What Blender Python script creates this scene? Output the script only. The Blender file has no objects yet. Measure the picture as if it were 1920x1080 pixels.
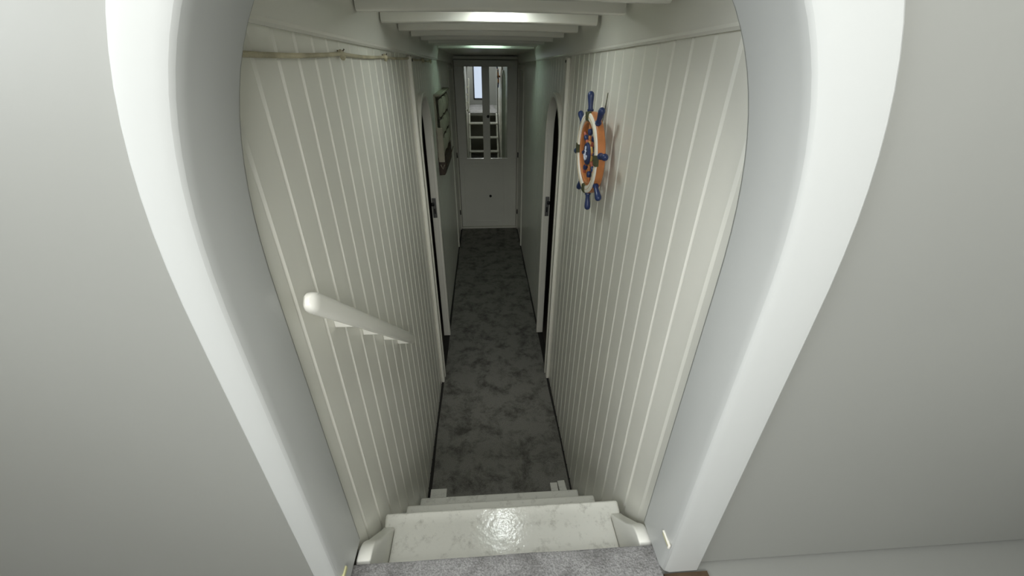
import bpy, bmesh, math, random
from mathutils import Vector, Matrix, noise
random.seed(4)
PI = math.pi
S = bpy.context.scene
COL = S.collection

# ------------------------------------------------------------------ materials
def mat(name, base, rough=.5, metal=0.0, bump=0.0, bscale=60, var=0.0, vscale=6, spec=.5, coat=0.0):
    m = bpy.data.materials.new(name); m.use_nodes = True
    nt = m.node_tree; b = nt.nodes['Principled BSDF']
    b.inputs['Base Color'].default_value = (*base, 1)
    b.inputs['Roughness'].default_value = rough
    b.inputs['Metallic'].default_value = metal
    b.inputs['Specular IOR Level'].default_value = spec
    b.inputs['Coat Weight'].default_value = coat
    tc = nt.nodes.new('ShaderNodeTexCoord')
    if bump:
        n = nt.nodes.new('ShaderNodeTexNoise'); n.inputs['Scale'].default_value = bscale
        n.inputs['Detail'].default_value = 4
        bp = nt.nodes.new('ShaderNodeBump'); bp.inputs['Strength'].default_value = bump
        bp.inputs['Distance'].default_value = .004
        nt.links.new(tc.outputs['Object'], n.inputs['Vector'])
        nt.links.new(n.outputs['Fac'], bp.inputs['Height'])
        nt.links.new(bp.outputs['Normal'], b.inputs['Normal'])
    if var:
        n = nt.nodes.new('ShaderNodeTexNoise'); n.inputs['Scale'].default_value = vscale
        n.inputs['Detail'].default_value = 5
        r = nt.nodes.new('ShaderNodeValToRGB')
        r.color_ramp.elements[0].position = .35; r.color_ramp.elements[1].position = .65
        r.color_ramp.elements[0].color = (*[c*(1-var) for c in base], 1)
        r.color_ramp.elements[1].color = (*base, 1)
        nt.links.new(tc.outputs['Object'], n.inputs['Vector'])
        nt.links.new(n.outputs['Fac'], r.inputs['Fac'])
        nt.links.new(r.outputs['Color'], b.inputs['Base Color'])
    return m

def carpet_mat(name, light, dark, p0, p1, scale):
    m = bpy.data.materials.new(name); m.use_nodes = True
    nt = m.node_tree; b = nt.nodes['Principled BSDF']
    b.inputs['Roughness'].default_value = .95; b.inputs['Specular IOR Level'].default_value = .1
    tc = nt.nodes.new('ShaderNodeTexCoord')
    n1 = nt.nodes.new('ShaderNodeTexNoise'); n1.inputs['Scale'].default_value = scale
    n1.inputs['Detail'].default_value = 9; n1.inputs['Roughness'].default_value = .74
    n1.inputs['Distortion'].default_value = .25
    r = nt.nodes.new('ShaderNodeValToRGB')
    r.color_ramp.elements[0].position = p0; r.color_ramp.elements[1].position = p1
    r.color_ramp.elements[0].color = (*dark, 1); r.color_ramp.elements[1].color = (*light, 1)
    n2 = nt.nodes.new('ShaderNodeTexNoise'); n2.inputs['Scale'].default_value = 260
    n2.inputs['Detail'].default_value = 3
    mx = nt.nodes.new('ShaderNodeMix'); mx.data_type = 'RGBA'; mx.blend_type = 'MULTIPLY'
    r2 = nt.nodes.new('ShaderNodeValToRGB')
    r2.color_ramp.elements[0].position = .3; r2.color_ramp.elements[1].position = .7
    r2.color_ramp.elements[0].color = (.55, .55, .55, 1); r2.color_ramp.elements[1].color = (1.25, 1.25, 1.25, 1)
    mx.inputs['Factor'].default_value = .8
    bp = nt.nodes.new('ShaderNodeBump'); bp.inputs['Strength'].default_value = .6; bp.inputs['Distance'].default_value = .004
    for n in (n1, n2): nt.links.new(tc.outputs['Object'], n.inputs['Vector'])
    nt.links.new(n1.outputs['Fac'], r.inputs['Fac']); nt.links.new(n2.outputs['Fac'], r2.inputs['Fac'])
    nt.links.new(r.outputs['Color'], mx.inputs['A']); nt.links.new(r2.outputs['Color'], mx.inputs['B'])
    nt.links.new(mx.outputs['Result'], b.inputs['Base Color'])
    nt.links.new(n2.outputs['Fac'], bp.inputs['Height']); nt.links.new(bp.outputs['Normal'], b.inputs['Normal'])
    return m

def worn_paint(name, base, dirt, rough):
    """gloss paint of the treads with scuffs and grime speckle"""
    m = bpy.data.materials.new(name); m.use_nodes = True
    nt = m.node_tree; b = nt.nodes['Principled BSDF']
    tc = nt.nodes.new('ShaderNodeTexCoord')
    n1 = nt.nodes.new('ShaderNodeTexNoise'); n1.inputs['Scale'].default_value = 22; n1.inputs['Detail'].default_value = 9
    n1.inputs['Roughness'].default_value = .78
    r = nt.nodes.new('ShaderNodeValToRGB')
    r.color_ramp.elements[0].position = .27; r.color_ramp.elements[1].position = .47
    r.color_ramp.elements[0].color = (*dirt, 1); r.color_ramp.elements[1].color = (*base, 1)
    n2 = nt.nodes.new('ShaderNodeTexNoise'); n2.inputs['Scale'].default_value = 70; n2.inputs['Detail'].default_value = 3
    bp = nt.nodes.new('ShaderNodeBump'); bp.inputs['Strength'].default_value = .22; bp.inputs['Distance'].default_value = .003
    for n in (n1, n2): nt.links.new(tc.outputs['Object'], n.inputs['Vector'])
    nt.links.new(n1.outputs['Fac'], r.inputs['Fac']); nt.links.new(r.outputs['Color'], b.inputs['Base Color'])
    nt.links.new(n2.outputs['Fac'], bp.inputs['Height']); nt.links.new(bp.outputs['Normal'], b.inputs['Normal'])
    b.inputs['Roughness'].default_value = rough
    return m

def emit_mat(name, col, s):
    m = bpy.data.materials.new(name); m.use_nodes = True
    b = m.node_tree.nodes['Principled BSDF']
    b.inputs['Base Color'].default_value = (.8, .85, .82, 1)
    b.inputs['Emission Color'].default_value = (*col, 1); b.inputs['Emission Strength'].default_value = s
    b.inputs['Roughness'].default_value = .2
    return m

def glass_mat(name):
    m = bpy.data.materials.new(name); m.use_nodes = True
    nt = m.node_tree; nt.nodes.remove(nt.nodes['Principled BSDF'])
    out = nt.nodes['Material Output']
    t = nt.nodes.new('ShaderNodeBsdfTransparent'); g = nt.nodes.new('ShaderNodeBsdfGlossy')
    g.inputs['Roughness'].default_value = .02
    f = nt.nodes.new('ShaderNodeFresnel'); f.inputs['IOR'].default_value = 1.3
    mx = nt.nodes.new('ShaderNodeMixShader')
    nt.links.new(f.outputs['Fac'], mx.inputs['Fac']); nt.links.new(t.outputs[0], mx.inputs[1]); nt.links.new(g.outputs[0], mx.inputs[2])
    nt.links.new(mx.outputs[0], out.inputs['Surface'])
    return m

PAINT = mat('white_panel_paint', (.81, .80, .72), .30, bump=.08, bscale=9, var=.05, vscale=3)
PAINT_FAR = PAINT
GLOSS = mat('white_gloss_paint', (.83, .82, .745), .22, bump=.06, bscale=14)
TRIMP = mat('cream_trim_paint', (.80, .785, .69), .32, bump=.08, bscale=20)
BULK = mat('wheelhouse_paint', (.27, .273, .25), .45, bump=.06, bscale=12, var=.03, vscale=2)
TREAD = worn_paint('scuffed_white_gloss', (.78, .775, .71), (.42, .41, .36), .13)
STRING = mat('stringer_paint', (.79, .785, .72), .3, bump=.08, bscale=25)
CARPET = carpet_mat('dark_grey_carpet', (.235, .23, .205), (.098, .096, .084), .36, .54, 8.5)
SHADE = mat('painted_stair_shade', (.22, .215, .17), .6)  # dark colour stands in for the shade behind the treads
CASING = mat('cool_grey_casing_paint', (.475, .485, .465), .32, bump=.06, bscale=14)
CARPET_UP = carpet_mat('lighter_grey_carpet', (.345, .34, .335), (.20, .195, .19), .36, .58, 10.0)  # paler tone than the corridor carpet
SUB = mat('dark_subfloor', (.025, .023, .02), .9, bump=.2)
DARK = mat('painted_cabin_darkness', (.06, .05, .04), .8)  # near-black colour stands in for the darkness inside the cabins
BROWN = mat('bare_brown_wood', (.09, .055, .028), .7, bump=.2, var=.4, vscale=30)
MIRROR = mat('silvered_mirror', (.88, .90, .88), .015, 1.0)
BLACK = mat('black_metal', (.02, .02, .02), .4, .3)
STEEL = mat('worn_steel', (.22, .22, .21), .45, .8)
ORANGE = mat('orange_varnished_wood', (.55, .205, .065), .38, bump=.1, bscale=40, var=.22, vscale=25)
WHITE = mat('white_rope_band', (.80, .77, .68), .5, bump=.15, bscale=90)
NAVY = mat('navy_blue_paint', (.018, .034, .11), .34, bump=.05)
OLIVE = mat('dark_olive_cord', (.06, .065, .025), .7, bump=.6, bscale=300)
GOLD = mat('gold_paint', (.55, .36, .10), .4)
SILVER = mat('pale_emblem_paint', (.72, .76, .85), .4)
PINK = mat('red_brown_wood', (.45, .13, .08), .45, var=.2, vscale=30)
HULL = mat('dark_brown_hull', (.05, .028, .015), .55, bump=.2, var=.35, vscale=30)
SAIL = mat('aged_pale_sail', (.42, .385, .30), .7, bump=.15, bscale=60, var=.18, vscale=14)
ROPE = mat('beige_rope', (.60, .55, .38), .8, bump=.7, bscale=220, var=.45, vscale=9)
YELLOW = mat('yellowed_lining', (.62, .60, .33), .5)
GLASS = glass_mat('window_glass')
DECKLIGHT = emit_mat('daylit_deck_glass', (.93, 1.0, .97), 30.0)
DECKLIGHT_G = emit_mat('daylit_green_deck_glass', (.70, 1.0, .84), 15)

# ------------------------------------------------------------------ builders
def nb(): return bmesh.new()
def box(bm, x0, x1, y0, y1, z0, z1, M=None):
    v = [bm.verts.new((x, y, z)) for x in (x0, x1) for y in (y0, y1) for z in (z0, z1)]
    for f in ((0,1,3,2),(4,6,7,5),(0,4,5,1),(2,3,7,6),(0,2,6,4),(1,5,7,3)): bm.faces.new([v[i] for i in f])
    if M is not None: bmesh.ops.transform(bm, matrix=M, verts=v)
    return v
def prism(bm, pts, vec):
    """closed polygon of 3D points swept by vec"""
    vec = Vector(vec)
    a = [bm.verts.new(p) for p in pts]; b = [bm.verts.new(Vector(p)+vec) for p in pts]
    n = len(a)
    bm.faces.new(a); bm.faces.new(b[::-1])
    for i in range(n): bm.faces.new([a[i], b[i], b[(i+1) % n], a[(i+1) % n]])
def loft(bm, rings, close=True, caps=True):
    R = [[bm.verts.new(p) for p in r] for r in rings]
    n = len(R[0])
    for i in range(len(R)-1):
        for j in range(n if close else n-1):
            k = (j+1) % n
            bm.faces.new([R[i][j], R[i][k], R[i+1][k], R[i+1][j]])
    if caps and close:
        bm.faces.new(R[0][::-1]); bm.faces.new(R[-1])
def tube(bm, path, r, n=12):
    path = [Vector(p) for p in path]
    rs = r if isinstance(r, (list, tuple)) else [r]*len(path)
    rings = []
    for i, p in enumerate(path):
        t = (path[min(i+1, len(path)-1)] - path[max(i-1, 0)]).normalized()
        up = Vector((1, 0, 0)) if abs(t.x) < .9 else Vector((0, 1, 0))
        a = t.cross(up).normalized(); b = t.cross(a).normalized()
        rings.append([p + (a*math.cos(2*PI*k/n) + b*math.sin(2*PI*k/n))*rs[i] for k in range(n)])
    loft(bm, rings)
def ring_lathe(bm, prof, n=72, a0=0.0, a1=2*PI):
    """revolve closed profile [(radius, x)] about the x axis"""
    full = abs(a1-a0-2*PI) < 1e-6
    cnt = n if full else n+1
    rings = []
    for k in range(cnt):
        a = a0 + (a1-a0)*k/n
        rings.append([bm.verts.new((x, -math.sin(a)*r, math.cos(a)*r)) for r, x in prof])
    m = len(prof)
    for k in range(n if full else cnt-1):
        A, B = rings[k], rings[(k+1) % cnt]
        for j in range(m): bm.faces.new([A[j], A[(j+1) % m], B[(j+1) % m], B[j]])
    if not full:
        bm.faces.new(rings[0]); bm.faces.new(rings[-1][::-1])
def obj(name, bm, m, parent=None, bevel=0.0, seg=2, smooth=True, local=False):
    bmesh.ops.recalc_face_normals(bm, faces=bm.faces)
    if parent is not None and not local:
        w = parent.get('_base', None)
        bmesh.ops.translate(bm, vec=-Vector(BASE[parent.name]), verts=bm.verts)
    me = bpy.data.meshes.new(name); bm.to_mesh(me); bm.free()
    o = bpy.data.objects.new(name, me); COL.objects.link(o)
    me.materials.append(m)
    if smooth:
        for p in me.polygons: p.use_smooth = True
        me.set_sharp_from_angle(angle=math.radians(35))
    if bevel:
        b = o.modifiers.new('bevel', 'BEVEL'); b.width = bevel; b.segments = seg; b.limit_method = 'ANGLE'
        b.angle_limit = math.radians(40); b.harden_normals = False
    if parent is not None:
        o.parent = parent
        BASE[o.name] = (0, 0, 0) if local else BASE[parent.name]
    else: BASE[o.name] = (0, 0, 0)
    return o
BASE = {}
def thing(name, label, cat, loc, group=None):
    o = bpy.data.objects.new(name, None); COL.objects.link(o)
    o.location = loc; o.empty_display_size = .05
    o['label'] = label; o['category'] = cat
    if group: o['group'] = group
    BASE[o.name] = tuple(loc)
    return o
def tag(o, label, cat, group=None):
    o['label'] = label; o['category'] = cat
    if group: o['group'] = group
    return o
def struct(o, label=None, cat=None):
    o['kind'] = 'structure'
    if label: o['label'] = label
    if cat: o['category'] = cat
    return o

# ------------------------------------------------------------------ key dimensions (camera at the origin, corridor along +y)
XL, XR = -.3475, .42
ZF, ZU = -2.0, -1.04
YEND = 5.15
def zbeam(y): return .106 - .0215*(y-1.25) + (.004*(y-1.25)**2)     # underside of the deck beams, follows the deck's sheer
def zline(y): return .052 - .0205*(y-.4) + .0008*(y-.4)**2         # joint between wall boards and the cove above
PITCH = .0875

# ------------------------------------------------------------------ side walls: tongue-and-groove boards with real V grooves, arched doorway cut out
D0, D1, DTOP, DR = 2.20, 2.70, -.170, .249
def door_z(y):
    if y <= D0 or y >= D1: return DTOP-DR
    d = min(y-D0, D1-y)
    return DTOP if d >= DR else DTOP-DR+math.sqrt(max(0, DR*DR-(DR-d)**2))
def side_wall(name, X, sgn, first, label):
    gd, gw = .0045, .0065
    prof = []                                   # (y, x, z-bottom)
    gy = first
    grooves = []
    while gy < YEND: grooves.append(gy); gy += PITCH
    ys = [(.562, X)]
    for g in grooves:
        if g-gw > .575 and g+gw < YEND: ys += [(g-gw, X), (g, X+sgn*gd), (g+gw, X)]
    ys.append((YEND, X))
    for k in range(25):
        y = D0 + (D1-D0)*k/24
        x = X
        for g in grooves:
            if abs(y-g) < gw: x = X + sgn*gd*(1-abs(y-g)/gw)
        ys.append((y, x))
    ys = sorted(set((round(a, 5), b) for a, b in ys))
    for y, x in ys:
        if abs(y-D0) < 1e-4: prof += [(y, x, ZF), (y, x, DTOP-DR)]
        elif abs(y-D1) < 1e-4: prof += [(y, x, DTOP-DR), (y, x, ZF)]
        else: prof.append((y, x, door_z(y) if D0 < y < D1 else ZF))
    bm = nb()
    rows = []
    for y, x, zb in prof:
        zt = .17
        rows.append([bm.verts.new((x, y, zb)), bm.verts.new((x, y, zt)), bm.verts.new((X+sgn*.03, y, zt)), bm.verts.new((X+sgn*.03, y, zb))])
    for A, B in zip(rows, rows[1:]):
        for j in range(4):
            k = (j+1) % 4
            q = [A[j], A[k], B[k], B[j]]
            if len({tuple(round(c, 6) for c in v.co) for v in q}) >= 3: bm.faces.new(q)
    bm.faces.new(rows[0]); bm.faces.new(rows[-1][::-1])
    bmesh.ops.remove_doubles(bm, verts=bm.verts, dist=1e-5)
    o = obj(name, bm, PAINT, smooth=False)
    return struct(o, label, 'wall')
side_wall('wall_left', XL, -1, .804-2*PITCH, 'white tongue-and-groove corridor wall behind the handrail, left')
side_wall('wall_right', XR, 1, .726-PITCH, 'white tongue-and-groove corridor wall carrying the ship wheel, right')

# end wall around the far door
bm = nb(); box(bm, XL-.03, XR+.03, YEND+.03, YEND+.08, ZF, .17)
struct(obj('wall_end', bm, PAINT), 'dim white end wall behind the mirrored door at the far end', 'wall')

# floors
bm = nb(); box(bm, XL-.03, XR+.03, .22, YEND+.05, ZF-.05, ZF-.004)
struct(obj('floor', bm, SUB), 'dark bare floor showing along the corridor walls', 'floor')
bm = nb(); box(bm, -1.62, 1.62, -1.42, .5, ZU-.06, ZU-.012)
struct(obj('floor.001', bm, BULK), 'grey painted wheelhouse floor under the upper carpet', 'floor')

# corridor carpet: slightly wavy edges, thin dark gap to the walls
def carpet(name, xl, xr, y0, y1, z, th, m, step, amp, label):
    bm = nb(); n = int((y1-y0)/step)
    rings = []
    for k in range(n+1):
        y = y0+(y1-y0)*k/n
        a = xl + amp*(noise.noise((y*3.1, 1.7, 0))+.4); b = xr - amp*(noise.noise((y*2.7, 9.2, 0))+.4)
        row = []
        for j in range(9):
            row.append((a+(b-a)*j/8, y, z))
        row += [(b, y, z-th), (a, y, z-th)]
        rings.append(row)
    loft(bm, rings)
    return tag(obj(name, bm, m), label, 'carpet')
carpet('corridor_carpet', XL+.014, XR-.010, .24, YEND-.005, ZF+.004, .008, CARPET, .06, .007,
       'dark mottled grey carpet running the length of the lower corridor')
bm = nb()
pts = [(-.336, ZU)]
rows = []
NX = 24
for k in range(NX+1):
    x = -.336 + (.390+.336)*k/NX
    edge = .510 + .003*noise.noise((x*7, 0, 3))
    rows.append([(x, -1.38, ZU), (x, edge-.008, ZU), (x, edge-.002, ZU-.003), (x, edge, ZU-.009), (x, edge-.003, ZU-.014), (x, -1.38, ZU-.012)])
loft(bm, rows)
tag(obj('landing_carpet', bm, CARPET_UP), 'lighter grey carpet ending at the head of the stairs', 'carpet')
# bare deck strips either side of the upper carpet
bm = nb(); box(bm, .395, .50, .30, .445, ZU-.012, ZU-.006)
struct(obj('trim_9', bm, BROWN), 'bare brown wooden deck strip at the foot of the right post', 'trim')

# bulkhead under the landing, behind the ladder, its shade painted into the colour
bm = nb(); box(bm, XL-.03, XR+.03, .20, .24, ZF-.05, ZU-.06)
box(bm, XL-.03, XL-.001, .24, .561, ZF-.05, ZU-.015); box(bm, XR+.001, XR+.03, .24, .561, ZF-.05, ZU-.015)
struct(obj('wall_below_landing', bm, SHADE), 'panel behind the open stair treads, shade painted into its dark colour', 'wall')

# ------------------------------------------------------------------ ceiling and coves
def sloped_slab(bm, x0, x1, ys, zf, th):
    rings = []
    for y in ys:
        z = zf(y); rings.append([(x0, y, z), (x1, y, z), (x1, y, z+th), (x0, y, z+th)])
    loft(bm, rings)
bm = nb(); sloped_slab(bm, XL-.03, XR+.03, [.56+.2*k for k in range(15)]+[3.44], lambda y: zbeam(y)+.055, .03)
struct(obj('ceiling', bm, GLOSS), 'white painted deck boards between the ceiling beams', 'ceiling')
bm = nb(); sloped_slab(bm, XL-.03, XR+.03, [3.44, 4.0, 4.6, YEND+.05], lambda y: .073-.0175*(y-3.42), .1)
struct(obj('ceiling.001', bm, PAINT), 'dim flat ceiling between the last beam and the far door', 'ceiling')
bm = nb(); box(bm, -1.7, 1.7, -1.5, -.82, 1.0, 1.06); box(bm, -1.7, 1.7, .12, .56, 1.0, 1.06)
box(bm, -1.7, -.72, -.82, .12, 1.0, 1.06); box(bm, .42, 1.7, -.82, .12, 1.0, 1.06)  # gap left in the boards for the added overhead lamp
struct(obj('ceiling.002', bm, BULK), 'wheelhouse ceiling above the stair head', 'ceiling')

def cove(name, X, sgn, label):
    bm = nb(); rings = []
    for k in range(25):
        y = .565 + (3.44-.565)*k/24
        zl = zline(y); zt = zbeam(y)+.056
        # small rounded bead at the bottom, then a face leaning inwards to the beams
        rings.append([(X+sgn*.0, y, zl), (X-sgn*.009, y, zl-.001), (X-sgn*.013, y, zl+.004), (X-sgn*.012, y, zl+.010),
                      (X-sgn*.014, y, zl+.014), (X-sgn*.030, y, zt), (X+sgn*.0, y, zt)])
    loft(bm, rings)
    return struct(obj(name, bm, GLOSS), label, 'trim')
cove('trim_1', XL, -1, 'smooth white cove board along the top of the left wall')
cove('trim_2', XR, 1, 'smooth white cove board along the top of the right wall')
def low_cove(name, X, sgn, label):
    bm = nb(); rings = []
    for y in (3.44, 4.2, YEND+.02):
        zt = .074-.0175*(y-3.42)
        rings.append([(X, y, zt-.075), (X-sgn*.010, y, zt-.075), (X-sgn*.022, y, zt-.03), (X-sgn*.028, y, zt), (X, y, zt)])
    loft(bm, rings)
    return struct(obj(name, bm, PAINT), label, 'trim')
low_cove('trim_3', XL, -1, 'dim cove board by the far door, left side')
low_cove('trim_4', XR, 1, 'dim cove board by the far door, right side')

# deck beams, each one a thing
ORD = ['first', 'second', 'third', 'fourth', 'fifth', 'sixth', 'seventh', 'eighth']
BY = [.945, 1.249, 1.539, 1.841, 2.150, 2.480, 2.804, 3.15]
for i, y in enumerate(BY):
    z = zbeam(y) - (.0115 if i == 0 else 0); bm = nb()
    xa, xb = XL+.0285, XR-.0385
    # cambered: the middle sits a touch higher than the ends
    rings = []
    for k in range(17):
        x = xa+(xb-xa)*k/16; u = (k/8-1); c = .004*(1-u*u)
        prof = []
        w, h, r = .046, .056, .010
        prof = [(-w/2, h), (-w/2, r), (-w/2+r*.3, r*.3), (-w/2+r, 0), (w/2-r, 0), (w/2-r*.3, r*.3), (w/2, r), (w/2, h)]
        rings.append([(x, y+w/2+a, z+c+b if b < h else z+h) for a, b in prof])
    loft(bm, rings)
    o = tag(obj('deck_beam', bm, GLOSS),
        'white ceiling beam across the corridor, %s from the stair head%s' % (ORD[i], ', with a bright glare' if i == 2 else ''),
        'beam', 'deck beams across the corridor ceiling')
    o['kind'] = 'thing'
# deep header where the ceiling drops
bm = nb(); rings = []
for k in range(13):
    x = XL+.03+(XR-XL-.06)*k/12
    z = .070
    rings.append([(x, 3.41, z+.07), (x, 3.41, z+.012), (x, 3.414, z+.003), (x, 3.422, z), (x, 3.455, z), (x, 3.455, z+.07)])
loft(bm, rings)
tag(obj('deck_beam', bm, GLOSS), 'last ceiling beam, lit by a greenish deck light, before the flat ceiling', 'beam', 'deck beams across the corridor ceiling')['kind'] = 'thing'

# deck lights (small daylit skylights between the beams)
def deck_light(name, x0, x1, y0, y1, m, label):
    yc = (y0+y1)/2; z = zbeam(yc)+.0555
    bm = nb(); box(bm, x0, x1, y0, y1, z-.006, z+.004)
    o = struct(obj(name, bm, m, bevel=.003), label, 'window')
    bm = nb()
    t = .012
    box(bm, x0-t, x1+t, y0-t, y0, z-.010, z+.004); box(bm, x0-t, x1+t, y1, y1+t, z-.010, z+.004)
    box(bm, x0-t, x0, y0, y1, z-.010, z+.004); box(bm, x1, x1+t, y0, y1, z-.010, z+.004)
    obj('frame', bm, TRIMP, o)
deck_light('window_1', .0, .11, 1.39, 1.51, DECKLIGHT, 'small daylit deck light between the near ceiling beams')
deck_light('window_2', -.075, .155, 3.325, 3.388, DECKLIGHT_G, 'small greenish deck light just before the last beam')

# ------------------------------------------------------------------ wheelhouse bulkhead with its arched companionway
OX0, OX1, OZS, OB, NEXP = -.337, .390, -.35, .525, 2.7
oc, oa = (OX0+OX1)/2, (OX1-OX0)/2
def arch_pts(e0, e1, eb, n=48):
    """outline of the opening grown by e0 left, e1 right, eb top, from the left foot up and over"""
    c = (OX0-e0+OX1+e1)/2; a = (OX1+e1-OX0+e0)/2; b = OB+eb
    P = [(OX0-e0, ZU), (OX0-e0, (ZU+OZS)/2)]
    for k in range(n+1):
        t = PI - PI*k/n
        ct, st = math.cos(t), math.sin(t)
        P.append((c+a*math.copysign(abs(ct)**(2/NEXP), ct), OZS+b*max(0, st)**(2/NEXP)))
    P += [(OX1+e1, (ZU+OZS)/2), (OX1+e1, ZU)]
    return P
bm = nb()
A = arch_pts(0, 0, 0)
yF, yB = .462, .566
zt = 1.02
def strip(y):
    front = [(x, y, z) for x, z in A]
    return front
nA = len(A)
def vcol(x, z, y): return bm.verts.new((x, y, z))
# outer frame as fan: map each opening point to a point on the outer rectangle
def outer(x, z):
    if z < OZS+1e-6 and x < oc: return (-1.62, z)
    if z < OZS+1e-6 and x >= oc: return (1.62, z)
    t = math.atan2((z-OZS)/OB, (x-oc)/oa)
    dx, dz = math.cos(t), math.sin(t)
    sx = 1.6/max(abs(dx), 1e-6); sz = (zt-OZS)/max(dz, 1e-6)
    s = min(sx, sz)
    return (max(-1.62, min(1.62, dx*s*1.02)), min(zt, OZS+dz*s))
F = [vcol(x, z, yF) for x, z in A]; B = [vcol(x, z, yB) for x, z in A]
FO = [vcol(*outer(x, z), yF) for x, z in A]; BO = [vcol(*outer(x, z), yB) for x, z in A]
for i in range(nA-1):
    bm.faces.new([F[i], F[i+1], FO[i+1], FO[i]]); bm.faces.new([B[i], BO[i], BO[i+1], B[i+1]])
    bm.faces.new([F[i], B[i], B[i+1], F[i+1]]); bm.faces.new([FO[i], FO[i+1], BO[i+1], BO[i]])
bm.faces.new([F[0], FO[0], BO[0], B[0]]); bm.faces.new([F[-1], B[-1], BO[-1], FO[-1]])
# corner fill above: outer() leaves the two top corners cut, close them
for sx in (-1, 1):
    box(bm, min(sx*1.0, sx*1.64), max(sx*1.0, sx*1.64), yF+.002, yB-.002, .3, zt)
struct(obj('wall_bulkhead', bm, BULK), 'plain pale bulkhead of the wheelhouse either side of the stair opening', 'wall')

# casing around the opening: rounded inner edge, proud of the bulkhead
def band(e_in, e_out0, e_out1, y0, y1, rnd):
    bm = nb()
    I = arch_pts(e_in, e_in, e_in); O = arch_pts(e_out0, e_out1, .07)
    I2 = arch_pts(e_in+rnd, e_in+rnd, e_in+rnd); I3 = arch_pts(e_in+rnd*.3, e_in+rnd*.3, e_in+rnd*.3)
    prev = None; first = None
    for i in range(len(I)):
        ring = [(I[i][0], y1, I[i][1]), (I[i][0], y0+rnd, I[i][1]), (I3[i][0], y0+rnd*.3, I3[i][1]), (I2[i][0], y0, I2[i][1]),
                (O[i][0], y0, O[i][1]), (O[i][0], y1, O[i][1])]
        ring = [bm.verts.new(p) for p in ring]
        if prev:
            for j in range(6): bm.faces.new([prev[j], prev[(j+1) % 6], ring[(j+1) % 6], ring[j]])
        else: first = ring
        prev = ring
    bm.faces.new(first); bm.faces.new(prev[::-1])
    return bm
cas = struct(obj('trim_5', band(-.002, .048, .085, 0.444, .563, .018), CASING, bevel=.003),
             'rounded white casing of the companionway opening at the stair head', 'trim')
# latch slot cut into the right-hand post, yellowed inside
bm = nb(); box(bm, .3850, .3895, .452, .482, -.9425, -.9345)
obj('latch_slot', bm, YELLOW, cas, bevel=.001)['label'] = 'yellowed slot of the door latch'
bm = nb(); box(bm, .3840, .3895, .449, .484, -.9345, -.9315); box(bm, .3840, .3895, .449, .4525, -.944, -.9345)
obj('latch_rim', bm, WHITE, cas, bevel=.0012)['label'] = 'chipped pale rim around the slot'
bm = nb(); box(bm, -.3370, -.3315, .452, .478, -.992, -.981)
obj('latch_keeper', bm, YELLOW, cas, bevel=.0015)['label'] = 'yellowed latch keeper on the left post'

# wheelhouse shell behind the camera
bm = nb(); box(bm, 1.60, 1.66, -1.46, .56, ZU-.06, 1.02)
struct(obj('wall_wheelhouse_right', bm, BULK), 'right side wall of the wheelhouse', 'wall')
# left wall with a side window
bm = nb()
wy0, wy1, wz0, wz1 = -1.05, .10, .02, .78
box(bm, -1.66, -1.60, -1.46, wy0, ZU-.06, 1.02); box(bm, -1.66, -1.60, wy1, .56, ZU-.06, 1.02)
box(bm, -1.66, -1.60, wy0, wy1, ZU-.06, wz0); box(bm, -1.66, -1.60, wy0, wy1, wz1, 1.02)
struct(obj('wall_wheelhouse_left', bm, BULK), 'left side wall of the wheelhouse with its window', 'wall')
# aft wall: glazed door, with a wide unseen window added above to light the corridor
YA = -1.40
dx0, dx1, dz0, dz1 = -.245, .10, -.91, .06
bm = nb()
for x0, x1, z0, z1 in ((-1.62, -.75, ZU-.06, 1.02), (.85, 1.62, ZU-.06, 1.02),
                       (-.75, dx0, ZU-.06, .14), (dx1, .85, ZU-.06, .14), (dx0, dx1, dz1, .14), (-.75, .85, .92, 1.02),
                       (dx0, dx1, ZU-.06, dz0)):
    box(bm, x0, x1, YA-.06, YA, z0, z1)
struct(obj('wall_wheelhouse_back', bm, BULK), 'aft wall of the wheelhouse with a glazed door', 'wall')
def frame_window(name, horizontal, a0, a1, z0, z1, pos, label, m, t=.03):
    bm = nb()
    def bx(u0, u1, w0, w1):
        if horizontal: box(bm, u0, u1, pos-.05, pos+.012, w0, w1)
        else: box(bm, pos-.012, pos+.05, u0, u1, w0, w1)
    bx(a0-.01, a0+t, z0-.01, z1+.01); bx(a1-t, a1+.01, z0-.01, z1+.01); bx(a0+t, a1-t, z0-.01, z0+t); bx(a0+t, a1-t, z1-t, z1+.01)
    o = struct(obj(name, bm, m, bevel=.003), label, 'window' if name.startswith('window') else 'door')
    bm = nb()
    if horizontal: box(bm, a0+t, a1-t, pos-.024, pos-.018, z0+t, z1-t)
    else: box(bm, pos+.010, pos+.016, a0+t, a1-t, z0+t, z1-t)
    obj('pane', bm, GLASS, o)
    return o
frame_window('window_added', True, -.75, .85, .14, .92, YA, 'wide unseen window added above the aft door to light the corridor', TRIMP)
frame_window('window_4', False, wy0, wy1, wz0, wz1, -1.612, 'side window of the wheelhouse', TRIMP)
d = frame_window('door_4', True, dx0, dx1, dz0, dz1, YA, 'black-framed glazed wheelhouse door, seen in the mirror', BLACK, .022)

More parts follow.
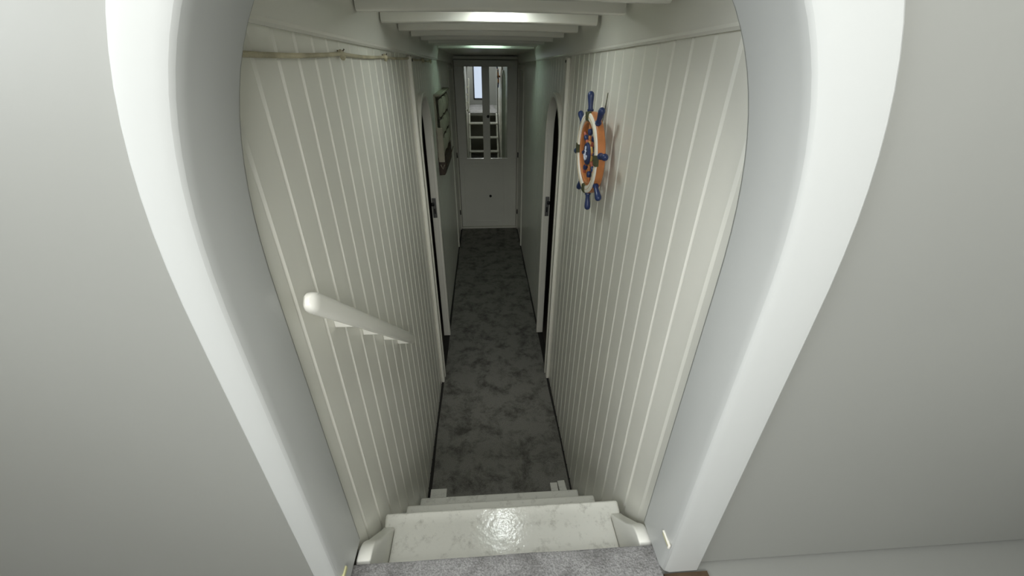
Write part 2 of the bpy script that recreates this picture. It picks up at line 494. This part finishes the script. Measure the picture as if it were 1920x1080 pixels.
# ------------------------------------------------------------------ corridor posts (corner boards) before the arched doorways
def post(name, X, sgn, label):
    bm = nb()
    a, b = (X-sgn*.021), (X+sgn*.001)
    box(bm, min(a, b), max(a, b), 2.128, 2.172, ZF+.004, .012)
    o = struct(obj(name, bm, TRIMP, bevel=.008, seg=3), label, 'trim')
    bm = nb()
    x = X-sgn*.0225
    M = Matrix.Translation((x, 2.15, -.004)) @ Matrix.Rotation(PI/2, 4, 'Y')
    bmesh.ops.create_cone(bm, cap_ends=True, segments=14, radius1=.006, radius2=.006, depth=.004, matrix=M)
    obj('screw_hole', bm, BLACK, o)
    return o
post('trim_6', XL, -1, 'cream corner board before the left arched doorway')
post('trim_7', XR, 1, 'cream corner board before the right arched doorway')

# ------------------------------------------------------------------ arched door linings with lock plates
def lining(name, X, sgn, label):
    """an arched frame lining the opening; its far side is the strip with the lock"""
    bm = nb()
    def outline(off):
        P = [(D0+off, ZF+.004), (D0+off, DTOP-DR)]
        r = DR-off
        for k in range(1, 11):
            t = PI - (PI/2)*k/10; P.append((D0+DR+r*math.cos(t), DTOP-DR+r*math.sin(t)))
        for k in range(0, 11):
            t = PI/2 - (PI/2)*k/10; P.append((D1-DR+r*math.cos(t), DTOP-DR+r*math.sin(t)))
        P += [(D1-off, ZF+.004)]
        return P
    I, O = outline(.012), outline(-.014)
    xi, xo = X-sgn*.024, X+sgn*.030
    prev = None
    for (yi, zi), (yo, zo) in zip(I, O):
        r = [bm.verts.new(p) for p in ((xi, yi, zi), (xi, yo, zo), (xo, yo, zo), (xo, yi, zi))]
        if prev:
            for j in range(4): bm.faces.new([prev[j], prev[(j+1) % 4], r[(j+1) % 4], r[j]])
        else: bm.faces.new(r)
        prev = r
    bm.faces.new(prev[::-1])
    o = struct(obj(name, bm, TRIMP, bevel=.004), label, 'door')
    # slim cover strip on the jamb
    bm = nb(); yj = D1-.012
    xs = sorted((X-sgn*.020, X-sgn*.006))
    box(bm, xs[0], xs[1], yj-.006, yj, ZF+.02, DTOP-DR)
    obj('stop_strip', bm, TRIMP, o, bevel=.002)
    # lock plate, latch and keeper
    zc = -.88
    bm = nb(); xs = sorted((X-sgn*.004, X+sgn*.022)); box(bm, xs[0], xs[1], yj-.009, yj-.001, zc-.085, zc+.055)
    pl = obj('lock_plate', bm, STEEL, o, bevel=.002); pl['label'] = 'worn steel lock plate'
    bm = nb(); xs = sorted((X+sgn*.006, X+sgn*.028)); box(bm, xs[0], xs[1], yj-.030, yj-.008, zc+.005, zc+.026)
    obj('latch_bolt', bm, BLACK, pl, bevel=.004)
    bm = nb(); xs = sorted((X+sgn*.004, X+sgn*.013)); box(bm, xs[0], xs[1], yj-.011, yj-.008, zc-.055, zc-.018)
    obj('key_slot', bm, BLACK, pl, bevel=.002)
    # cabin beyond has its darkness painted into the lining
    return o
lining('door_2', XL, -1, 'arched white door frame with a steel lock, left of the corridor')
lining('door_3', XR, 1, 'arched white door frame with a steel lock, right of the corridor')
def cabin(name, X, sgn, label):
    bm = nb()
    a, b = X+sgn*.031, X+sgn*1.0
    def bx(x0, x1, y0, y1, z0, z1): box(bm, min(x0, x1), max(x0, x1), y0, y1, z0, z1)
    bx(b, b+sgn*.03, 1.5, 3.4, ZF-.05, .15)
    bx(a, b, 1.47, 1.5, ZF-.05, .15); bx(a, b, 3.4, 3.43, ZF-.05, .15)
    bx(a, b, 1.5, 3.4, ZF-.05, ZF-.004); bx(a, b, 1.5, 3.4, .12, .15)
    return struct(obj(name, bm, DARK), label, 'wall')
cabin('wall_cabin_left', XL, -1, 'cabin with its darkness painted near-black, a gap in the left doorway')
cabin('wall_cabin_right', XR, 1, 'cabin with its darkness painted near-black, a gap in the right doorway')

# far side doorways, flush doors either side just before the end door
def side_door(name, X, sgn, label):
    bm = nb()
    def bx(b_, x0, x1, y0, y1, z0, z1): box(b_, min(x0, x1), max(x0, x1), y0, y1, z0, z1)
    bx(bm, X-sgn*.012, X+sgn*.004, 4.49, 4.535, ZF+.004, -.045)
    bx(bm, X-sgn*.012, X+sgn*.004, 4.535, 5.06, -.09, -.045)
    bx(bm, X-sgn*.012, X+sgn*.004, 5.06, 5.10, ZF+.004, -.045)
    o = struct(obj(name, bm, TRIMP, bevel=.003), label, 'door')
    bm = nb(); bx(bm, X-sgn*.005, X+sgn*.002, 4.545, 5.055, ZF+.022, -.095)
    obj('door_leaf', bm, PAINT, o, bevel=.002)
    for z in (-1.02, -1.75):
        bm = nb(); bx(bm, X-sgn*.016, X-sgn*.003, 5.044, 5.066, z-.03, z+.03)
        obj('hinge', bm, BLACK, o, bevel=.002)
side_door('door_5', XL, -1, 'flush narrow door in the left wall beside the mirrored door')
side_door('door_6', XR, 1, 'flush narrow door in the right wall beside the mirrored door')

# ------------------------------------------------------------------ far door with two mirror panes
XD0, XD1, ZD = -.322, .397, .005
yd = YEND-.035
bm = nb()
P = [(-.217, -.012, -.068, -1.073), (.074, .281, -.068, -1.073)]       # panes
x = [XD0, P[0][0], P[0][1], P[1][0], P[1][1], XD1]
zt_, zb_ = -.068, -1.073
box(bm, XD0, XD1, yd, YEND, zt_, ZD-.008)                               # top rail
box(bm, XD0, XD1, yd, YEND, ZF+.030, zb_)                               # lower panel
for a, b in ((x[0], x[1]), (x[2], x[3]), (x[4], x[5])): box(bm, a, b, yd, YEND, zb_, zt_)
D = struct(obj('door_1', bm, PAINT, bevel=.002), 'dim white end door with two tall mirror panes and black knobs', 'door')
def pane(x0, x1, z0, z1, rot):
    bm = nb(); xc = (x0+x1)/2
    M = Matrix.Translation((xc, yd+.014, 0)) @ Matrix.Rotation(rot, 4, 'Z')
    w = (x1-x0)/2+.004
    box(bm, -w, w, 0, .004, z0-.004, z1+.004, M)
    p = obj('mirror_pane', bm, MIRROR, D, smooth=False)
    bm = nb(); t = .007
    box(bm, x0-t, x0, yd-.005, yd+.001, z0-t, z1+t); box(bm, x1, x1+t, yd-.005, yd+.001, z0-t, z1+t)
    box(bm, x0, x1, yd-.005, yd+.001, z1, z1+t); box(bm, x0, x1, yd-.005, yd+.001, z0-t, z0)
    obj('bead', bm, PAINT, p, bevel=.002)
pane(P[0][0], P[0][1], zb_, zt_, 0.0)
pane(P[1][0], P[1][1], zb_, zt_, math.radians(.55))
def knob(x, z):
    bm = nb(); M = Matrix.Translation((x, yd-.016, z)) @ Matrix.Rotation(PI/2, 4, 'X')
    bmesh.ops.create_uvsphere(bm, u_segments=18, v_segments=12, radius=.017, matrix=M)
    bmesh.ops.create_cone(bm, cap_ends=True, segments=14, radius1=.009, radius2=.009, depth=.02, matrix=Matrix.Translation((0, .011, 0)) @ M)
    obj('knob', bm, BLACK, D)
knob(.052, -.585); knob(.062, -1.548)
# beaded lower panel line, frame and threshold
bm = nb()
for x0, x1, z0, z1 in ((-.27, .24, -1.135, -1.125), (-.27, .24, -1.90, -1.892), (-.27, -.262, -1.892, -1.135), (.232, .24, -1.892, -1.135)):
    box(bm, x0, x1, yd-.004, yd+.001, z0, z1)
obj('panel_moulding', bm, PAINT, D, bevel=.002)
bm = nb()
box(bm, XL, XD0-.006, yd-.015, YEND+.03, ZF+.004, .03); box(bm, XD1+.004, XR, yd-.015, YEND+.03, ZF+.004, .03)
box(bm, XD0-.006, XD1+.004, yd-.015, YEND+.03, ZD, .035)
fr = struct(obj('trim_8', bm, TRIMP, bevel=.004), 'white frame around the mirrored end door', 'trim')
bm = nb(); box(bm, XD0-.006, XD1+.004, yd-.02, YEND+.03, ZF+.004, ZF+.026)
obj('threshold', bm, TRIMP, fr, bevel=.004)

# ------------------------------------------------------------------ ladder / companionway steps
L = thing('companionway_steps', 'steep white wooden steps with three scuffed treads leading down to the corridor', 'stairs', (.03, .8, ZF))
LX0, LX1 = -.337, .398
TR = [(1.125, -1.759), (.929, -1.495), (.739, -1.224)]
for i, (yf, z) in enumerate(TR):
    bm = nb()
    dep = .15 if i < 2 else .17
    e = .006
    if i == 2:
        # top tread: notched ends where the stringers rise past it
        pts = [(LX0, yf), (LX1, yf), (LX1-.004, yf-.045), (LX1-.036, yf-.050), (LX1-.036, yf-dep), (LX0+.036, yf-dep), (LX0+.036, yf-.050), (LX0+.004, yf-.045)]
    else:
        pts = [(LX0+.001*i, yf), (LX1, yf), (LX1, yf-dep*.5), (LX1-.036, yf-dep*.52), (LX1-.036, yf-dep), (LX0+.036, yf-dep), (LX0+.036, yf-dep*.52), (LX0, yf-dep*.5)]
    prism(bm, [(x, y, z-.032) for x, y in pts], (0, 0, .032))
    obj('tread', bm, TREAD, L, bevel=.009, seg=4)
def stringer(x0, x1):
    bm = nb()
    s = (TR[2][1]-TR[0][1])/(TR[0][0]-TR[2][0])           # slope of the nosing line
    off = .055
    def fy(z): return TR[0][0]-off-(z-TR[0][1])/s
    pts = [(fy(ZF+.005)+.0, ZF+.005)]
    pts += [(fy(-1.26), -1.26), (.694, -1.224), (.676, -1.205), (.60, -1.108)]
    # rounded head
    pts += [(.584, -1.083), (.572, -1.066), (.557, -1.055), (.540, -1.050), (.522, -1.050), (.513, -1.056)]
    pts += [(.513, -1.20), (fy(ZF+.005)-.17, ZF+.005)]
    prism(bm, [(x0, y, z) for y, z in pts], (x1-x0, 0, 0))
    obj('stringer', bm, STRING, L, bevel=.004, seg=3)
stringer(LX0+.001, LX0+.035); stringer(LX1-.035, LX1-.001)

# small chocks on the floor at the foot of the steps
def chock(x0, x1, y0, y1, rz, label):
    bm = nb(); cx, cy = (x0+x1)/2, (y0+y1)/2
    M = Matrix.Rotation(rz, 4, 'Z')
    box(bm, x0-cx, x1-cx, y0-cy, y1-cy, 0, .014, M)
    o = obj('wooden_chock', bm, TREAD, bevel=.003)
    o.location = (cx, cy, ZF+.004)
    tag(o, label, 'block', 'white wooden chocks at the foot of the steps')
chock(-.332, -.247, 1.23, 1.312, 0, 'flat white wooden block left of the stair foot')
chock(.306, .345, 1.23, 1.312, 0, 'inner of the two small white blocks right of the stair foot')
chock(.350, .390, 1.23, 1.322, .08, 'outer of the two small white blocks right of the stair foot, against the wall')

# ------------------------------------------------------------------ handrail
H = thing('handrail', 'white painted wooden handrail sloping down the left wall', 'handrail', (XL, .9, -.65))
bm = nb()
ra, rb = Vector((-.304, .585, -.352)), Vector((-.302, 1.262, -.948))
t = (rb-ra).normalized(); up = Vector((1, 0, 0)).cross(t).normalized()
if up.z < 0: up = -up
rings = []
prof_n = 20
for s, k in ((0, .30), (.004, .62), (.012, .88), (.024, 1), (.45, 1), (.88, 1), (.897, .85), (.903, .5)):
    c = ra + t*s
    rings.append([c + Vector((1, 0, 0))*(.013*k*math.copysign(abs(math.cos(a))**.7, math.cos(a))) + up*(.019*k*math.copysign(abs(math.sin(a))**.7, math.sin(a)))
                  for a in [2*PI*j/prof_n for j in range(prof_n)]])
loft(bm, rings)
obj('rail', bm, GLOSS, H)
for i, (y, z) in enumerate(((.752, -.497), (.905, -.632), (1.065, -.772), (1.215, -.905))):
    bm = nb()
    # spacer block between wall and rail, slightly dished
    pts = [(XL-.0005, z-.030), (-.306, z-.030), (-.306, z+.006), (XL-.0005, z+.010)]
    prism(bm, [(x_, y, z_) for x_, z_ in pts], (0, .030, 0))
    obj('spacer', bm, GLOSS, H, bevel=.003)

# ------------------------------------------------------------------ cord along the top of the left wall
R_ = thing('rope', 'stained beige rope strung along the top of the left wall', 'rope', (XL, .9, 0))
anch = [(.60, .006), (1.13, .010), (1.62, .006), (2.15, .004), (2.62, -.004), (3.0, -.010)]
bm = nb(); path = []
for (y0, z0), (y1, z1) in zip(anch, anch[1:]):
    for k in range(12):
        u = k/12; path.append((XL+.008, y0+(y1-y0)*u, z0+(z1-z0)*u-.004*4*u*(1-u)))
path.append((XL+.008, anch[-1][0], anch[-1][1]))
tube(bm, path, .0042, 10)
obj('cord', bm, ROPE, R_)
for y, z in anch[1:]:
    bm = nb()
    tube(bm, [(XL+.009, y-.009, z+.006), (XL+.012, y-.003, z-.001), (XL+.011, y+.005, z-.005), (XL+.009, y+.008, z-.012)], [.005, .0075, .0075, .0045], 10)
    kn = obj('knot', bm, WHITE if abs(y-2.15) < .01 else ROPE, R_)
    bm = nb(); tube(bm, [(XL-.001, y+.003, z+.006), (XL+.014, y+.003, z+.006), (XL+.017, y+.003, z+.010)], .0018, 8)
    obj('hook', bm, BROWN, kn)

# ------------------------------------------------------------------ ship's wheel ornament
W = thing('ship_wheel_ornament', 'decorative orange ship wheel with navy handles and an anchor hub on the right wall', 'ornament', (.37, 1.4336, -.2862))
# local axes: x towards the wall, tilt found from the photograph
ph = -.135
tl, tp = -.035, -.0225
ez = Vector((tl, 0, 1)).normalized(); ey = Vector((tp, 1, 0)).normalized(); ex = ey.cross(ez).normalized()
ey = ez.cross(ex).normalized()
Mrot = Matrix((ex, ey, ez)).transposed().to_4x4()
W.rotation_euler = (Mrot @ Matrix.Rotation(ph, 4, 'X')).to_euler()
ro, ri = .136, .098
bm = nb()
ring_lathe(bm, [(ro, .016), (ro+.001, -.004), (ro-.003, -.008), (ri+.003, -.008), (ri, -.004), (ri, .016), (ri+.004, .019), (ro-.004, .019)])
rim = obj('rim', bm, ORANGE, W, local=True)
bm = nb()
ring_lathe(bm, [(ro-.0005, -.008), (ro-.0015, -.0115), (ro-.006, -.0135), (.114, -.0135), (.1105, -.0115), (.1095, -.008)])
face = obj('face_ring', bm, WHITE, W, local=True); face['label'] = 'white ring around the rim face'
bm = nb()
ring_lathe(bm, [(ro-.012, -.0132), (ro-.0125, -.0142), (ro-.0135, -.0142), (ro-.014, -.0132)], 72)
obj('groove_line', bm, GOLD, face, local=True)
for k in range(4):
    a = k*PI/2 + .06 - ph*.4
    bm = nb(); w = .13
    ring_lathe(bm, [(ro+.002, -.004), (ro+.001, -.0145), (ro-.004, -.0165), (.112, -.0165), (.1085, -.0145), (.107, -.006)], 8, a-w, a+w)
    obj('cord_wrap', bm, OLIVE, W, local=True)
def radial(a, d): return Vector((0, -math.sin(a)*d, math.cos(a)*d))
for k in range(8):
    a = k*PI/4
    # inner turned spoke: red-brown with navy collar
    bm = nb()
    rr = [(.030, .0055), (.040, .0070), (.047, .0050), (.052, .0068), (.058, .0045), (.075, .0075), (.090, .0050), (.100, .0060)]
    tube(bm, [radial(a, d_) + Vector((.002, 0, 0)) for d_, _ in rr], [q for _, q in rr], 12)
    sp = obj('spoke', bm, PINK if k % 2 else ORANGE, W, local=True)
    bm = nb(); tube(bm, [radial(a, d_) + Vector((.002, 0, 0)) for d_ in (.060, .066, .078, .084)], [.0050, .0086, .0086, .0050], 12)
    obj('spoke_collar', bm, NAVY, sp, local=True)
    # handle
    bm = nb()
    hh = [(.130, .0075), (.137, .0095), (.1385, .0105), (.143, .0108), (.1445, .0085), (.152, .0078), (.165, .0088), (.178, .0104), (.187, .0112), (.194, .0098), (.198, .0062), (.1995, .002)]
    tube(bm, [radial(a, d_) for d_, _ in hh], [q for _, q in hh], 16)
    obj('handle', bm, NAVY, W, local=True)
# hub
bm = nb()
ring_lathe(bm, [(.0005, .014), (.034, .014), (.038, .008), (.038, -.008), (.034, -.012), (.0005, -.013)], 48)
hub = obj('hub', bm, NAVY, W, local=True); hub['label'] = 'navy hub with a pale anchor emblem'
bm = nb()
ring_lathe(bm, [(.0395, .004), (.0415, 0), (.0395, -.004), (.037, -.004), (.037, .004)], 48)
obj('hub_rim', bm, GOLD, hub, local=True)
# anchor emblem on the hub (in the wheel's face plane, undoing the wheel's turn so that it stands upright)
bm = nb(); Ru = Matrix.Rotation(-ph, 4, 'X')
def an(pts, r):
    tube(bm, [Ru @ Vector((-.0138, y_*.86, z_*.95)) for y_, z_ in pts], [q*.78 for q in r] if isinstance(r, list) else r*.78, 8)
an([(.0, .017), (.0, -.020)], .0026)
an([(-.012, .011), (.012, .011)], .0024)
an([(.006*math.sin(2*PI*k/14), .0215+.0055*math.cos(2*PI*k/14)) for k in range(15)], .0017)
an([(-.0185, -.004), (-.0165, -.012), (-.0095, -.0185), (0, -.0225), (.0095, -.0185), (.0165, -.012), (.0185, -.004)], [.0030, .0026, .0026, .0030, .0026, .0026, .0030])
an([(-.023, -.008), (-.0185, -.003), (-.013, -.008)], .0019); an([(.013, -.008), (.0185, -.003), (.023, -.008)], .0019)
obj('anchor_emblem', bm, SILVER, hub, local=True)
# wall mount behind
bm = nb(); bmesh.ops.create_cone(bm, cap_ends=True, segments=20, radius1=.018, radius2=.018, depth=.030, matrix=Matrix.Translation((.030, 0, 0)) @ Matrix.Rotation(PI/2, 4, 'Y'))
obj('wall_mount', bm, BROWN, W, local=True)
bm = nb(); tube(bm, [(.034, -.03, .10), (.044, -.035, .165), (.047, -.037, .19)], .0016, 8)
obj('hanging_wire', bm, OLIVE, W, local=True)

# ------------------------------------------------------------------ wooden sailing-ship ornament on the left wall
SH = thing('ship_ornament', 'brown wooden sailing ship relief with pale sails hung on the left wall', 'ornament', (XL, 3.5, -.76))
SY0, SY1 = 3.08, 3.93
bm = nb()
rings = []
N = 16
for k in range(N+1):
    u = k/N; y = SY0+(SY1-SY0)*u
    sheer = .012*(2*u-1)**2
    zt0 = -.650+sheer*1.0; zb0 = -.775+.006*(2*u-1)**2
    w = .056*(1-.45*max(0, u-.7)/.3)
    rings.append([(XL+.0, y, zb0), (XL+w*.75, y, zb0+.002), (XL+w*.95, y, zb0+.022), (XL+w, y, zb0+.075), (XL+w*.96, y, zt0), (XL, y, zt0)])
loft(bm, rings)
hull = obj('hull', bm, HULL, SH, bevel=.003)
bm = nb()
tube(bm, [(XL+.016, SY0-.004, -.690), (XL+.030, SY0-.005, -.722), (XL+.044, SY0-.004, -.690)], .0032, 8)
obj('chevron_mark', bm, SAIL, hull)['label'] = 'pale chevron on the stern face'
bm = nb(); tube(bm, [(XL+.057, SY0+.02+k*.055, -.700-.004*math.sin(k*PI/14)) for k in range(15)], .0035, 8)
obj('rubbing_strake', bm, BROWN, hull)
bm = nb(); box(bm, XL, XL+.010, SY0+.01, SY1-.03, -.66, -.222)
obj('backing_board', bm, SAIL, SH, bevel=.002)
bm = nb(); box(bm, XL, XL+.050, SY0, SY1-.03, -.226, -.212)
obj('top_ledge', bm, SAIL, SH, bevel=.003)
for j, (y, hgt) in enumerate(((3.21, .40), (3.48, .42), (3.75, .39))):
    bm = nb(); tube(bm, [(XL+.030, y, -.665), (XL+.028, y, -.66+hgt)], [.0075, .0050], 10)
    mst = obj('mast', bm, HULL, SH)
    for r in range(3):
        zc = -.635+.135*r
        hw = (.105, .092, .078)[r]; hh = .118
        bm = nb(); tube(bm, [(XL+.030, y-hw-.008, zc+hh+.002), (XL+.030, y+hw+.008, zc+hh+.002)], .0038, 8)
        obj('yard', bm, HULL, mst)
        bm = nb(); n = 8; A_ = []; B_ = []
        rings = []
        for a in range(n+1):
            v = a/n; z_ = zc+hh*v
            row_f = []; row_b = []
            ww = hw*(1-.08*v)
            for b in range(n+1):
                u = b/n*2-1
                bul = .020*(1-u*u)*math.sin(PI*(.15+.75*(1-v)))+.002
                row_f.append((XL+.030+bul, y+u*ww, z_)); row_b.append((XL+.027+bul, y+u*ww, z_))
            rings.append(row_f+row_b[::-1])
        loft(bm, rings)
        obj('sail', bm, SAIL, SH)
bm = nb(); box(bm, XL+.004, XL+.048, SY0-.002, SY0+.012, -.672, -.43)
obj('stern_sail', bm, SAIL, SH, bevel=.003)

# ------------------------------------------------------------------ light
w = bpy.data.worlds.new('sky'); S.world = w; w.use_nodes = True
bg = w.node_tree.nodes['Background']; bg.inputs['Color'].default_value = (.72, .82, 1.0, 1); bg.inputs['Strength'].default_value = .9
def area(name, loc, rot, sx, sy, power, col):
    l = bpy.data.lights.new(name, 'AREA'); l.shape = 'RECTANGLE'; l.size = sx; l.size_y = sy
    l.energy = power; l.color = col
    o = bpy.data.objects.new(name, l); COL.objects.link(o); o.location = loc; o.rotation_euler = rot
    return o
area('added_back_light', (.05, YA-.10, .53), (PI/2, 0, 0), 1.55, .75, 50, (.985, .985, .955))  # unseen lamp added behind the aft window to brighten the corridor
area('daylight_side', (-1.72, -.475, .40), (PI/2, 0, -PI/2), 1.1, .74, 34, (.93, .97, 1.0))
area('added_overhead_light', (-.15, -.35, 1.10), (0, 0, 0), 1.1, .9, 15, (1, .99, .95))  # unseen overhead lamp added to lift the stairs and lower walls

# ------------------------------------------------------------------ camera (fitted to the photograph's vanishing points)
th, ps, ro_, f = 0.523383358405588, 0.06938147783646902, 0.008210391211214908, 741.0788776665414
fw = Vector((math.sin(ps)*math.cos(th), math.cos(ps)*math.cos(th), -math.sin(th)))
r = Vector((math.cos(ps), -math.sin(ps), 0)); u = r.cross(fw)
r2 = r*math.cos(ro_)+u*math.sin(ro_); u2 = u*math.cos(ro_)-r*math.sin(ro_)
cd = bpy.data.cameras.new('camera'); cd.sensor_fit = 'HORIZONTAL'; cd.sensor_width = 36; cd.lens = f/1920*36
cd.clip_start = .02; cd.clip_end = 100
co = bpy.data.objects.new('camera', cd); COL.objects.link(co)
M = Matrix((r2, u2, -fw)).transposed().to_4x4(); co.matrix_world = M
S.camera = co
vs = S.view_settings; S.display_settings.display_device = 'sRGB'
vs.view_transform = 'Standard'; vs.look = 'None'; vs.gamma = 1; vs.use_curve_mapping = False
vs.exposure = 0.12
